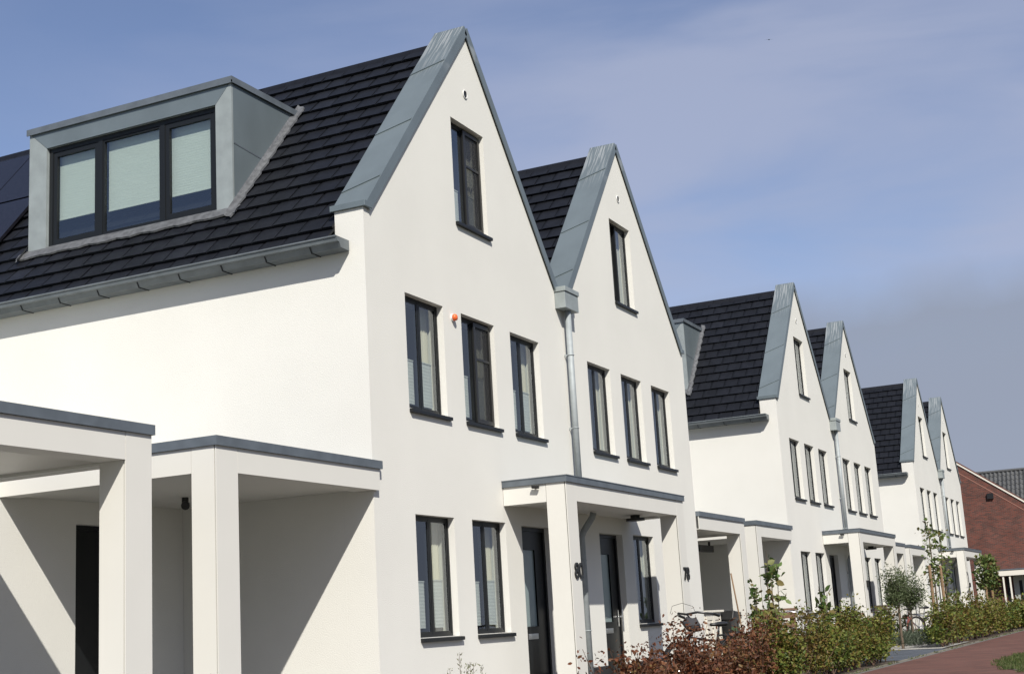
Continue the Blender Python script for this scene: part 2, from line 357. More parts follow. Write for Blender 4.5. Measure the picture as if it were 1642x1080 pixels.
def house(x0, side, label, num, variants, dormer=True, solar=True, near=False):
    """side L: outer eave wall at x=0; side R: mirrored"""
    h = thing('gabled_house', label, 'house', (x0, 0, 0), 0, 'white gabled houses in the terrace')
    mir = (lambda x: x) if side == 'L' else (lambda x: W-x)
    mp = lambda poly: [(mir(a), b) for a, b in (poly if side == 'L' else poly[::-1])]
    zk = 5.60
    outer = mp([(0, 0), (W-.001, 0), (W-.001, 5.50), (5.20, 5.64), (2.705, 8.64), (.07, zk), (0, zk)])
    ups = [.84, 2.21, 3.59]; g = [.87, 2.23] if side == 'L' else [2.22, 3.60]; dx = (3.60, 4.52) if side == 'L' else (.845, 1.77)
    ax = 2.20 if side == 'L' else 2.20
    zg0, zg1, zu0, zu1, za0, za1 = .95, 2.285, 3.47, 4.80, 5.98, 7.35
    rect = lambda a, b, c, d: [(a, c), (b, c), (b, d), (a, d)]
    holes = [rect(a, a+.91, zu0, zu1) for a in ups]+[rect(a, a+.91, zg0, zg1) for a in g]+[rect(ax, ax+.91, za0, za1), rect(dx[0], dx[1], -.0+.01, 2.27)]
    fac = holed(outer, holes, 0, .37, 'facade_wall', STUC, h)
    # side and rear walls
    sx = (0, .30) if side == 'L' else (W-.30, W)
    mb = MB().box(sx[0], sx[1], .3705, D-.3, 0, 5.16); mb.obj('side_wall', STUC, h)
    MB().prism(mp([(0, 0), (W-.001, 0), (W-.001, 5.40), (2.705, 8.50), (0, 5.2)]), D-.2995, D, 'y').obj('rear_wall', STUC, h)
    # room linings: open towards the facade
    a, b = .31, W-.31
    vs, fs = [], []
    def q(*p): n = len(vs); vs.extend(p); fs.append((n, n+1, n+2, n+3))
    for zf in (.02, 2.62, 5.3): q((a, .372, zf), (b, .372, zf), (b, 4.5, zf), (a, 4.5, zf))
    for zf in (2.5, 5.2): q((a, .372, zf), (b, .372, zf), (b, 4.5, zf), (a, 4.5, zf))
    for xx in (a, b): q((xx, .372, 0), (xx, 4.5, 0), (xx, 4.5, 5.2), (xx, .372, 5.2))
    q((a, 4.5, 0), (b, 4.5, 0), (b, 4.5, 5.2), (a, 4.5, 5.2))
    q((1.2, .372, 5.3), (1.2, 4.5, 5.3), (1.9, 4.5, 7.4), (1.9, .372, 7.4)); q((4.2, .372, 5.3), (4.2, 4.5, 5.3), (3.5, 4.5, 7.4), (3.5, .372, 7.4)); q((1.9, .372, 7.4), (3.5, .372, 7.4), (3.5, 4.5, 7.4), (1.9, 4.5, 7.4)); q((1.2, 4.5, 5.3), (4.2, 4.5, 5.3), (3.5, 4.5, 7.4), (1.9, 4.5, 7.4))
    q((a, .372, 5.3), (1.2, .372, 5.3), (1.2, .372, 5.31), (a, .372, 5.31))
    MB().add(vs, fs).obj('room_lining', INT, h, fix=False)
    MB().box(.0 if side == 'L' else .003, W-.003, -.012, .0, .0, .40) if False else None
    pl = MB()
    cuts = sorted([(dx[0]-.0, dx[1]+.0)]); a0 = -.0
    pl.box(.003, dx[0], -.012, -.0005, .0, .40).box(dx[1], W-.003, -.012, -.0005, 0, .40).obj('plinth', PLINTH, h)
    # roof
    le, re = (-.20, 5.28) if side == 'L' else (W-5.28-.0, W+.20)
    XR = 2.705 if side == 'L' else W-2.705
    if side == 'L': me = tile_mesh(-.20, 5.28)
    else: me = tile_mesh(.13, 5.57)
    ro = link('roof', me, h)
    if side == 'R': ro.location.x = XR-2.705
    lo = (XR-2.69 if side == 'L' else XR-2.56, XR+2.56 if side == 'L' else XR+2.67)
    MB().prism([(lo[0], RZ-.045-SL*(XR-lo[0])), (XR, RZ-.045), (lo[1], RZ-.045-SL*(lo[1]-XR)), (lo[1], RZ-.2-SL*(lo[1]-XR)), (XR, RZ-.2), (lo[0], RZ-.2-SL*(XR-lo[0]))], .371, D-.1, 'y').obj('roof_deck', UNDER, ro).location.x = -ro.location.x
    rg = MB(); y = .38; i = 0
    while y < D-.3:
        e = min(y+.40, D-.1); t = .012*(i % 2)
        rg.prism([(XR-.12, RZ-.125), (XR-.05, RZ+.005), (XR, RZ+.03), (XR+.05, RZ+.005), (XR+.12, RZ-.125), (XR, RZ-.03)], y, e-.004, 'y')
        for k in range(12): pass
        y += .40; i += 1
    me = rg.mesh('ridge_cap', TILE); shade_attr(me, np.ones((len(me.vertices), 3))*.9); rc = link('ridge_cap', me, ro); rc.location.x = -ro.location.x
    # coping over the gable parapet
    def cop(xa, za, xb, zb, name):
        dx_, dz_ = xb-xa, zb-za; l = math.hypot(dx_, dz_); n = (-dz_/l, dx_/l)
        if n[1] < 0: n = (-n[0], -n[1])
        P = lambda s, q: (xa+dx_*s/l+n[0]*q, za+dz_*s/l+n[1]*q)
        m = MB(); m.prism([P(0, .003), P(l, .003), P(l, .055), P(0, .055)], -.035, .405, 'y')
        m.prism([P(0, -.065), P(l-.03, -.065), P(l, .003), P(0, .003)], -.035, -.022, 'y').prism([P(0, -.06), P(l-.03, -.06), P(l, .003), P(0, .003)], .392, .405, 'y')
        o = m.obj(name, ZSTAIN, h)
        for q_ in ((.30, 1.52, 2.95) if True else ()):
            if q_ > l-.3: continue
            s = MB()
            d1, d2 = (0, .16)
            sgn = 1
            va = [(*P(q_+.16, .055), ), (*P(q_+.19, .055), )]
            v = []
            for (s_, y_) in ((q_+.0, .395), (q_+.03, .395), (q_+.24, -.025), (q_+.21, -.025)):
                for hgt in (.055, .068): x_, z_ = P(s_, hgt); v.append((x_, y_, z_))
            s.add(v, [(1, 3, 5, 7), (0, 2, 3, 1), (2, 4, 5, 3), (4, 6, 7, 5), (6, 0, 1, 7)])
            s.obj('standing_seam', ZINC, o)
        return o
    cop(mir(.055), 5.615, mir(2.705), 8.715, 'coping'); cop(mir(5.20), 5.69, mir(2.705), 8.715, 'coping')
    kx = sorted((mir(-.03), mir(.13)))
    MB().box(kx[0], kx[1], -.04, .415, zk+.002, zk+.07).obj('kneeler_cap', ZINC, h, bevel=.004)
    # ventilation cowl, windows, door
    vz = 7.79; vx = 2.64 if side == 'L' else 2.68
    v = MB().ring((vx, -.008, vz), .054, .006).obj('vent', WHITEP, h, smooth=True)
    MB().tube([(vx, -.004, vz), (vx, .02, vz)], .052, 20).obj('grille', FRAME, v)
    for (a_, k) in zip(ups, variants['up']): window(h, a_, zu0, zu1, .91, k, variants.get('blind', .45), True, variants.get('cw', .2))
    for (a_, k) in zip(g, variants['g']): window(h, a_, zg0, zg1, .91, k, variants.get('gblind', .45), True, variants.get('cw', .25))
    window(h, ax, za0, za1, .91, variants['attic'], variants.get('ablind', .35), True, variants.get('cw', .2))
    door(h, dx[0], dx[1], -1 if side == 'L' else 1)
    if side == 'L':
        gt = MB()
        prof = [(-.285, 5.225), (-.285, 5.235), (-.265, 5.235), (-.262, 5.13), (-.03, 5.115), (-.02, 5.225), (-.012, 5.225), (-.012, 5.09), (-.03, 5.085), (-.235, 5.10), (-.272, 5.12)]
        prof = [(-.285, 5.232), (-.28, 5.247), (-.255, 5.245), (-.25, 5.19), (-.05, 5.15), (-.03, 5.24), (-.016, 5.24), (-.016, 5.120), (-.19, 5.122), (-.225, 5.178), (-.262, 5.182), (-.27, 5.225)]
        gt.prism(prof, .19, D-.1, 'y').prism([(-.258, 5.185), (-.27, 5.24), (-.02, 5.24), (-.02, 5.124), (-.188, 5.125), (-.22, 5.18)], .182, .1895, 'y')
        go = gt.obj('gutter', PIPE2, h)
        y = .55
        while y < (8.5 if near else 4):
            MB().prism([(-.229, 5.177), (-.228, 5.170), (-.194, 5.114), (-.0155, 5.112), (-.0155, 5.1195), (-.188, 5.1215), (-.223, 5.1775)], y, y+.012, 'y').obj('bracket', FRAME, go)
            y += .60
    if dormer: make_dormer(h)
    if solar:
        for (xa, xb) in ((.62, 1.53), (1.56, 2.47)):
            for k in range(3):
                y0 = (6.17 if xa < 1 else 6.17)+k*1.02
                nx, nz = -SL/math.hypot(1, SL), 1/math.hypot(1, SL)
                P = lambda x, y_, o: (x+nx*o, y_, RZ-SL*(2.705-x)+nz*o)
                v = [P(x, y_, o) for o in (.06, .10) for y_ in (y0, y0+1.0) for x in (xa, xb)]
                MB().add(v, [(0, 2, 3, 1), (4, 5, 7, 6), (0, 1, 5, 4), (2, 6, 7, 3), (0, 4, 6, 2), (1, 3, 7, 5)]).obj('solar_panel', SOLAR, ro)
    return h

def make_dormer(h):
    d = thing('dormer', '', ''); del d['label']; del d['category']; d.parent = h
    X, Y0, Y1, ZB, ZT = .54, 2.14, 5.41, 6.06, 7.75
    roofx = lambda z: 2.705-(RZ-z)/SL
    tri = [(X+.001, ZB+.05), (X+.001, ZT), (roofx(ZT)+.1, ZT), (roofx(ZB+.05), ZB+.05)]
    for ya, yb in ((Y0, Y0+.08), (Y1-.08, Y1)):
        ch = MB().prism([(X+.031, ZB-.0), (X+.031, ZT), (roofx(ZT)+.1, ZT)], ya, yb, 'y').obj('cheek', ZINC, d)
        # cross fold in the cheek sheet
        s = -1 if ya == Y0 else 1; yy = ya-.004 if s < 0 else yb+.004
        v = [(X+.03, yy, 6.95), (X+.03, yy, 6.965), (roofx(6.96)+.05, yy, 6.965), (roofx(6.96)+.05, yy, 6.95)]
        MB().prism([(X+.03, 6.95), (X+.03, 6.968), (roofx(6.90), 6.918), (roofx(6.90), 6.90)], min(yy, yy-s*.0035), max(yy, yy-s*.0035), 'y').obj('seam', ZTRIM, ch)
    # front surround with mitred corners
    wy0, wy1, wz0, wz1 = 2.385, 5.11, 6.12, 7.49
    MB().prism([(Y0, ZT), (Y1, ZT), (wy1, wz1), (wy0, wz1)], X, X+.03, 'x').obj('fascia', ZINC, d)
    MB().prism([(Y0, ZB-.02), (Y0, ZT-.004), (wy0-.002, wz1-.004), (wy0-.002, ZB-.02)], X, X+.03, 'x').obj('surround', ZINCL, d)
    MB().prism([(wy1+.002, ZB-.02), (wy1+.002, wz1-.004), (Y1, ZT-.004), (Y1, ZB-.02)], X, X+.03, 'x').obj('surround', ZINCL, d)
    MB().box(X+.0305, X+.12, wy1-.001, wy1+.03, ZB, wz1).box(X+.0305, X+.12, wy0-.03, wy0+.001, ZB, wz1).box(X+.0305, X+.12, wy0, wy1, wz1, wz1+.03).obj('reveal', ZINCL, d)
    MB().box(X-.03, roofx(ZT)+.16, Y0-.03, Y1+.03, ZT+.001, ZT+.05).box(X-.03, X-.018, Y0-.03, Y1+.03, ZT-.035, ZT+.001).box(X-.03, roofx(ZT)+.1, Y0-.03, Y0-.02, ZT-.03, ZT+.001).obj('dormer_roof', ZTRIM, d)
    # window
    fx = X+.05
    def fr(mb, y0, y1, z0, z1, t, xa, xb):
        mb.box(xa, xb, y0, y1, z1-t, z1).box(xa, xb, y0, y1, z0, z0+t).box(xa, xb, y0, y0+t, z0+t, z1-t).box(xa, xb, y1-t, y1, z0+t, z1-t); return mb
    m1, m2 = 3.245, 4.25
    f = fr(MB(), wy0, wy1, wz0, wz1, .06, fx, fx+.07).box(fx+.002, fx+.068, m1-.035, m1+.035, wz0+.06, wz1-.06).box(fx+.002, fx+.068, m2-.035, m2+.035, wz0+.06, wz1-.06).obj('window', FRAME, d)
    for i, (a, b, t) in enumerate(((wy0+.06, m1-.035, .065), (m1+.035, m2-.035, .025), (m2+.035, wy1-.06, .065))):
        fr(MB(), a, b, wz0+.06, wz1-.06, t, fx+.012, fx+.06).obj('sash', FRAME, f)
        MB().box(fx+.035, fx+.041, a+t, b-t, wz0+.06+t, wz1-.06-t).obj('pane', GLASS, f)
        z1 = wz1-.05; z0 = wz0+.06+.33+(.03 if i == 2 else 0); n = 56; vs = []
        for k in range(n+1): zz = z0+(z1-z0)*k/n; vs += [(fx+.10+.0009*(k % 2), a+.02, zz), (fx+.10+.0009*(k % 2), b-.02, zz)]
        MB().add(vs, [(2*k, 2*k+1, 2*k+3, 2*k+2) for k in range(n)]).box(fx+.095, fx+.112, a+.02, b-.02, z0-.02, z0-.001).obj('blind', BLINDG, f)
    # lead flashing over the tiles
    rnd = random.Random(5)
    def P(x, y, o): 
        l = math.hypot(1, SL); return (x-SL/l*o, y, RZ-SL*(2.705-x)+o/l)
    vs = []; fs = []; n = 46
    for i in range(n+1):
        y = Y0-.10+(Y1-Y0+.20)*i/n; e = .045*math.sin(i*1.1)*.3+rnd.uniform(-.008, .008)
        vs += [(X+.02, y, RZ-SL*(2.705-X)+.085), P(X-.02, y, .062), P(X-.075+e*.6, y, .056), P(X-.08+e*.6, y, .035)]
    for i in range(n):
        for k in range(3): fs.append((4*i+k, 4*i+4+k, 4*i+5+k, 4*i+1+k))
    MB().add(vs, fs).obj('flashing', LEAD, d)
    for ys, dirn in ((Y0, -1), (Y1, 1)):
        vs = []; fs = []; n = 30
        for i in range(n+1):
            x = X-.12+(roofx(ZT)+.20-X)*i/n; e = .012*(i % 3)
            vs += [P(x, ys+dirn*.002, .10), P(x, ys+dirn*.02, .068), P(x, ys+dirn*(.065+e), .058), P(x, ys+dirn*(.07+e), .035)]
        for i in range(n):
            for k in range(3): fs.append((4*i+k, 4*i+4+k, 4*i+5+k, 4*i+1+k))
        MB().add(vs, fs).obj('flashing', LEAD, d)

SA, SB, SC_ = 0.0, 17.13, 34.23
V80 = dict(up=['plain', 'screen', 'plain'], g=['plain', 'plain'], attic='screen', cw=.36)
V78 = dict(up=['plain']*3, g=['plain']*2, attic='tilt', cw=.50, blind=.0, gblind=.0, ablind=.0)
VB = dict(up=['plain']*3, g=['plain']*2, attic='tilt', cw=.6, blind=0, gblind=0, ablind=0)
VB2 = dict(VB, attic='plain'); VC = dict(VB2, cw=.8)
house(SA, 'L', 'nearest white gabled house on the left, with three-light dormer, house number 80 and orange alarm', 80, V80, near=True)
house(SA+W, 'R', 'white gabled house numbered 78, joined to the right of the nearest house', 78, V78, dormer=False, solar=False)
house(SB, 'L', 'third white gable from the left, its attic window tilted open, dormer edge on its roof', 0, VB)
house(SB+W, 'R', 'fourth white gable from the left, narrow roof strip seen between two gables', 0, VB2, dormer=False, solar=False)
house(SC_, 'L', 'fifth white gable from the left, dark tiled roof seen past the fourth gable', 0, VC)
house(SC_+W, 'R', 'farthest white gable, right beside the red brick house', 0, VC, dormer=False, solar=False)

# ------------------------------------------------------------------ rainwater pipes in the valleys (a fitting of its own on each pair)
def rainwater(x0, label):
    t = thing('rainwater_pipe', label, 'downpipe', (x0, 0, 0), 0, 'downpipes between paired gables')
    b = MB().box(5.16, 5.64, -.165, -.003, 5.40, 5.64).obj('hopper_box', ZINCL, t, bevel=.004)
    MB().box(5.145, 5.655, -.18, -.003, 5.641, 5.71).obj('rim', ZINCL, b, bevel=.004)
    MB().tube([(5.41, -.085, 5.41), (5.41, -.085, 2.805)], .045, 16).obj('pipe', PIPE, t, smooth=True)
    MB().tube([(5.40, -.27, 2.495), (5.40, -.25, 2.43), (5.39, -.11, 2.25), (5.39, -.075, 2.17), (5.39, -.075, .02)], .045, 16).obj('pipe', PIPE, t, smooth=True)
    for z in (4.75, 3.7, 2.95, 1.85, .9):
        MB().ring((5.41 if z > 2.5 else 5.39, -.085 if z > 2.5 else -.075, z), .047, .008, 'z', 18).box(5.38, 5.39, -.05, -.003, z-.012, z+.012).obj('pipe_clip', PIPE, t)
rainwater(SA, 'grey downpipe with box hopper between the two nearest gables')
rainwater(SB, 'grey downpipe with box hopper between the third and fourth gables')
rainwater(SC_, 'grey downpipe with box hopper between the two farthest gables')

# ------------------------------------------------------------------ clad porches and carport canopies
DARKC = mat('dark_joint', (.05, .05, .048), .9)
def clad_post(p, x0, x1, y0, y1, z1, outer='L'):
    e = .012
    o = MB().box(x0+e, x1-e, y0+e, y1-e, 0, z1).obj('pillar', DARKC, p)
    g = .011
    MB().box(x0, x1, y0, y0+e, 0, z1).obj('panel', PANEL, o)
    MB().box(x0, x0+e, y0+e+g, y1, 0, z1).obj('panel', PANEL, o)
    MB().box(x1-e, x1, y0+e+g, y1, 0, z1).obj('panel', PANEL, o)
    MB().box(x0+e+g, x1-e-g, y1-e, y1, 0, z1).obj('panel', PANEL, o)
    return o
def clad_beam(p, x0, x1, y0, y1, z0, z1, axis, joints=()):
    o = MB().box(x0+.010, x1-.010, y0+.010, y1-.010, z0+.010, z1-.002).obj('beam', DARKC, p)
    pts = sorted([(x0 if axis == 'x' else y0)] + list(joints) + [(x1 if axis == 'x' else y1)])
    for a, b in zip(pts[:-1], pts[1:]):
        a2, b2 = a+.0035, b-.0035
        if axis == 'x':
            MB().prism([(y0, z0), (y0+.010, z0), (y1-.01, z0), (y1, z0), (y1, z1), (y1-.0095, z1), (y1-.0095, z0+.0095), (y0+.0095, z0+.0095), (y0+.0095, z1), (y0, z1)], a2, b2, 'x').obj('panel', PANEL, o)
        else:
            MB().prism([(x0, z0), (x1, z0), (x1, z1), (x1-.0095, z1), (x1-.0095, z0+.0095), (x0+.0095, z0+.0095), (x0+.0095, z1), (x0, z1)], a2, b2, 'y').obj('panel', PANEL, o)
    return o
def roof_cap(p, x0, x1, y0, y1, z0=2.715, z1=2.80):
    o = MB().box(x0-.022, x1+.022, y0-.022, y1, z0, z1-.012).box(x0-.028, x1+.028, y0-.028, y1+.0, z1-.012, z1).obj('roof_edge', ZTRIM, p)
    return o
def text_mesh(s, size, ext, m, name, parent, loc, rot):
    c = bpy.data.curves.new(name, 'FONT'); c.body = s; c.size = size; c.extrude = ext; c.offset = .002; c.space_character = .95
    o = bpy.data.objects.new(name, c); sc.collection.objects.link(o); dg = bpy.context.evaluated_depsgraph_get()
    me = bpy.data.meshes.new_from_object(o.evaluated_get(dg)); bpy.data.objects.remove(o)
    me.materials.clear(); me.materials.append(m); q = link(name, me, parent); q.location = loc; q.rotation_euler = rot; return q
def porch(x0, label, nums):
    t = thing('entrance_porch', label, 'porch', (x0, 0, 0), 0, 'paired entrance porches')
    xa, xb, yf = 3.11, 7.54, -.865; zb = 2.49
    clad_post(t, xa, xa+.31, yf, yf+.27, zb+.225); clad_post(t, xb-.31, xb, yf, yf+.27, zb+.225)
    clad_beam(t, xa+.312, xb-.312, yf+.001, yf+.26, zb, 2.714, 'x', (5.28,))
    clad_beam(t, xa+.001, xa+.26, yf+.272, -.003, zb, 2.714, 'y'); clad_beam(t, xb-.26, xb-.001, yf+.272, -.003, zb, 2.714, 'y')
    MB().box(xa+.262, xb-.262, yf+.262, -.003, zb+.022, zb+.04).obj('soffit', PANEL, t)
    roof_cap(t, xa, xb, yf, -.003)
    lp = MB().tube([(6.75, -.38, 2.512), (6.75, -.38, 2.465)], .07, 20).obj('lamp', BLACK, t)
    MB().tube([(6.75, -.38, 2.465), (6.75, -.38, 2.43)], .14, 24).obj('lamp_head', BLACK, lp)
    cm = MB().tube([(xa-.004, -.47, 2.68), (xa-.05, -.47, 2.68)], .012).tube([(xa-.05, -.43, 2.685), (xa-.05, -.52, 2.675)], .022, 12).obj('security_camera', BLACK, t)
    if nums:
        text_mesh(nums[0], .27, .008, BLACK, 'house_number', t, (xa+.075, yf-.012, 1.545), (R(90), 0, 0))
        text_mesh(nums[1], .27, .008, BLACK, 'house_number', t, (xb-.25, yf-.012, 1.545), (R(90), 0, 0))
    else:
        MB().box(xa+.18, xa+.25, yf-.05, yf-.002, 1.45, 1.60).obj('wall_lamp', BLACK, t)
    return t
porch(SA, 'white clad porch over doors 80 and 78, with black lamp beneath', ('80', '78'))
porch(SB, 'white clad porch under the third and fourth gables, seen behind the green hedge', None)
porch(SC_, 'farthest white clad porch, beside the two-stemmed young staked tree', None)
def canopy_right(x0, label, spot=False, heater=False):      # stands against the side wall of the house at x0
    t = thing('side_canopy', label, 'canopy', (x0, 0, 0), 0, 'side canopies between the house blocks'); zb = 2.49; yf = -.05
    xa, xb = -2.71, .06
    clad_post(t, xa, xa+.31, yf, yf+.27, zb+.225)
    clad_beam(t, xa+.312, xb, yf+.001, yf+.048, zb, 2.714, 'x')
    clad_beam(t, xa+.312, -.003, yf+.052, yf+.26, zb, 2.712, 'x')
    clad_beam(t, xa+.001, xa+.20, yf+.272, 2.497, zb, 2.714, 'y')
    MB().box(xa+.202, -.003, yf+.262, 2.497, zb+.022, zb+.04).obj('soffit', PANEL, t)
    MB().box(xa-.022, xb+.03, yf-.022, -.003, 2.715, 2.80).box(xa-.022, -.003, -.003, 2.62, 2.716, 2.80).obj('roof_edge', ZTRIM, t)
    if spot: MB().tube([(-.98, 1.68, 2.512), (-.98, 1.68, 2.44)], .035, 12).tube([(-1.05, 1.62, 2.42), (-.95, 1.70, 2.44)], .045, 12).obj('spotlight', BLACK, t)
    if heater: MB().box(-3.1+.7, -1.45, 1.25, 1.36, 2.30, 2.43).box(-2.6, -2.57, 1.28, 1.32, 2.43, 2.512).box(-1.6, -1.57, 1.28, 1.32, 2.43, 2.512).obj('patio_heater', BLACK, t)
    return t
def canopy_left(x0, label):       # reaches from the neighbouring house towards x0
    t = thing('side_canopy', label, 'canopy', (x0, 0, 0), 0, 'side canopies between the house blocks'); zb = 2.49; yf = -.05
    xa, xb = -6.347, -3.56
    clad_post(t, xb-.31, xb, yf, yf+.27, zb+.225)
    clad_beam(t, xa, xb-.312, yf+.001, yf+.26, zb, 2.714, 'x')
    clad_beam(t, xb-.20, xb-.001, yf+.272, 2.497, zb, 2.714, 'y')
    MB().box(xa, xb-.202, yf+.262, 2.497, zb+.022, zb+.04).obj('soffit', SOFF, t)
    MB().box(xa-.0, xb+.022, yf-.022, 2.62, 2.716, 2.80).obj('roof_edge', ZTRIM, t)
    return t
canopy_right(SA, 'white canopy against the near house\'s side wall, small spotlight under its ceiling', spot=True)
canopy_left(SA, 'white canopy cut off by the left edge, leftmost of all')
canopy_left(SB, 'white canopy just right of house 78, cream cupboard under it')
canopy_right(SB, 'white canopy against the side wall of the third gable, black heater hung under it', heater=True)
canopy_left(SC_, 'white canopy just right of the fourth gable, narrow strip beside the far porch')
canopy_right(SC_, 'white canopy against the side wall of the fifth gable')
def shed(x0, label):
    t = thing('storage_building', label, 'shed', (x0, 0, 0), 0, 'storage buildings between the house blocks')
    holed([(-6.347, 0), (-.003, 0), (-.003, 2.70), (-6.347, 2.70)], [[(-1.68, .01), (-.76, .01), (-.76, 2.28), (-1.68, 2.28)]], 2.5, 2.75, 'front_wall', STUC, t)
    MB().box(-6.347, -.003, 2.7505, 7.8, 0, 2.55).box(-6.347, -.003, 2.7505, 7.8, 2.5505, 2.7).obj('rear_volume', STUC, t)
    d = MB().frame(-1.68, -.76, .0, 2.28, .05, 2.58, 2.65).box(-1.63, -.81, 2.60, 2.64, .05, 2.23).obj('door', DOORM, t)
shed(SA, 'white storage building behind the two leftmost canopies, tall black door')
shed(SB, 'white storage building behind the canopies between the second and third gables')
shed(SC_, 'white storage building behind the canopies between the fourth and fifth gables')
al = thing('alarm_siren', 'round orange alarm siren on the near facade between two upper windows', 'alarm', (1.98, 0, 4.70))
MB().tube([(0, 0, 0), (0, -.02, 0)], .045, 20).obj('base', WHITEP, al)
MB().tube([(0, -.02, 0), (0, -.045, 0), (0, -.06, 0), (0, -.068, 0)], [.042, .042, .034, .016], 20).obj('lens', ORANGE, al, smooth=True)

# ------------------------------------------------------------------ brick house at the end
BRICK = brick_mat('red_brick', (.165, .052, .038), (.075, .034, .030), (.12, .09, .075), 1, .22, .0625, .010, axes='YZ')
RT2 = mat('grey_pantile', (.075, .078, .08), .6, var=.25, vscale=2)
CREAM = mat('cream_paint', (.66, .63, .55), .6)
bh = thing('brick_house', 'red brick house closing the street, pale verge and cream entrance canopy', 'house', (65, 0, 0))
MB().prism([(-4.6, 0), (12.6, 0), (12.6, 2.8), (4.4, 9.35), (4.0, 9.35), (-4.6, 3.0)], 0, 6, 'x').obj('wall', BRICK, bh)
zr = lambda y: 5.89+.733*(y+.48)
MB().prism([(-5.0, zr(-5.0)), (4.2, zr(4.2)), (4.2, zr(4.2)+.09), (-5.0, zr(-5.0)+.09)], -.05, .02, 'x').obj('verge', CREAM, bh)
MB().prism([(-5.0, zr(-5.0)-.02), (4.2, zr(4.2)-.02), (4.2, zr(4.2)+.06), (-5.0, zr(-5.0)+.06)], .0205, 6, 'x').obj('roof', RT2, bh)
MB().prism([(-4.6, zr(-4.6)-.46), (4.2, zr(4.2)-.46), (4.2, zr(4.2)-.40), (-4.6, zr(-4.6)-.40)], -.012, -.0005, 'x').obj('soldier_course', mat('pale_brick', (.25, .12, .09), .9), bh)
MB().box(-.12, -.001, 1.0, 1.32, 6.22, 6.52).obj('nest_box', BLACK, bh)
pp = MB().box(-.9, -.001, -5, 1.42, 2.16, 2.44).obj('entrance_canopy', CREAM, bh)
MB().box(-.93, -.002, -5.03, 1.45, 2.441, 2.50).obj('roof_edge', ZTRIM, pp)
for y in (.95, .62, -.62): MB().box(-.85, -.78, y-.04, y+.04, 0, 2.158).obj('post', CREAM, pp)
dd = MB().box(-.06, -.0005, -.3, .55, .0, 2.15).obj('door', mat('grey_green_door', (.32, .34, .31), .5), bh)
MB().box(-.07, -.061, .12, .28, .4, 1.9).obj('pane', FRAME, dd)
MB().box(-.04, -.0005, .66, .9, .0, 2.12).obj('window', FRAME, bh)
b2 = thing('tiled_roof_house', 'house behind the brick gable, only its long grey pantile roof showing', 'house', (71, 0, 0))
MB().box(.3, 7, -14, 3.6, 0, 4.5).obj('wall', BRICK, b2)
def pantiles():
    mb = MB(); n = 15
    zA, zB = 4.0, 8.42; xA, xB = 0, 3.3
    ny = int(17.6/.24)
    for c in range(n):
        x0, x1 = xA+(xB-xA)*c/n, xA+(xB-xA)*(c+1)/n+.03; z0, z1 = zA+(zB-zA)*c/n+.04, zA+(zB-zA)*(c+1)/n+.01
        vs = []; fs = []
        for k in range(ny*4+1):
            y = -14.1+k*.06; o = .035*math.sin(k*math.pi/2); vs += [(x0-o, y, z0+o), (x1-o, y, z1+o), (x0, y, z0-.06)]
        for k in range(ny*4): fs += [(3*k, 3*k+1, 3*k+4, 3*k+3), (3*k, 3*k+3, 3*k+5, 3*k+2)]
        mb.add(vs, fs)
    return mb
rf = pantiles().obj('roof', RT2, b2, smooth=False, fix=False)
MB().prism([(3.3, 8.35), (6.6, 4.0), (3.3, 4.0), (0.1, 4.0)], -14.0, 3.5, 'y').obj('rear_slope', RT2, rf)
MB().tube([(3.3, -14.1, 8.43), (3.3, 3.55, 8.43)], .09, 10).obj('ridge_cap', RT2, rf)
MB().tube([(1.6, 1.55, 6.0), (1.6, 1.55, 7.35)], .13, 12).tube([(1.6, 1.55, 7.36), (1.6, 1.55, 7.42)], .21, 12).tube([(1.6, 1.55, 7.42), (1.6, 1.55, 7.62)], .09, 12).obj('flue', BLACK, rf)

# ------------------------------------------------------------------ plants
def leafmat(name, cols, rough=.55, trans=.25):
    m = bpy.data.materials.new(name); m.use_nodes = True; t = m.node_tree; b = t.nodes['Principled BSDF']; b.inputs['Roughness'].default_value = rough; b.inputs['Specular IOR Level'].default_value = .3
    a = t.nodes.new('ShaderNodeAttribute'); a.attribute_name = 'shade'; s = t.nodes.new('ShaderNodeSeparateColor'); t.links.new(a.outputs[0], s.inputs[0])
    r = t.nodes.new('ShaderNodeValToRGB'); e = r.color_ramp.elements
    for i, c in enumerate(cols):
        x = e[i] if i < 2 else e.new(i/(len(cols)-1))
        if i < 2: x.position = i/(len(cols)-1)
        x.color = (*c, 1)
    t.links.new(s.outputs[0], r.inputs[0]); t.links.new(r.outputs[0], b.inputs['Base Color'])
    tr = t.nodes.new('ShaderNodeBsdfTranslucent'); t.links.new(r.outputs[0], tr.inputs[0]); mx = t.nodes.new('ShaderNodeMixShader'); mx.inputs[0].default_value = trans
    o = t.nodes['Material Output']; t.links.new(b.outputs[0], mx.inputs[1]); t.links.new(tr.outputs[0], mx.inputs[2]); t.links.new(mx.outputs[0], o.inputs[0])
    return m
COPPER = leafmat('copper_leaves', [(.095, .034, .018), (.16, .055, .024), (.06, .028, .016), (.20, .09, .04), (.09, .095, .025)])
HEDGE = leafmat('mixed_hedge_leaves', [(.045, .075, .016), (.085, .12, .022), (.15, .16, .028), (.13, .075, .022), (.06, .085, .018)])
BROAD = leafmat('broad_leaves', [(.055, .10, .025), (.09, .15, .04), (.14, .19, .06), (.16, .12, .04)])
OLIVE = leafmat('olive_leaves', [(.05, .075, .03), (.08, .11, .045), (.12, .145, .07), (.06, .085, .035)])
LAV = leafmat('lavender_leaves', [(.055, .075, .05), (.09, .115, .075), (.13, .15, .11)])
GRASSM = leafmat('grass_blades', [(.05, .08, .018), (.08, .115, .028), (.14, .14, .06)])
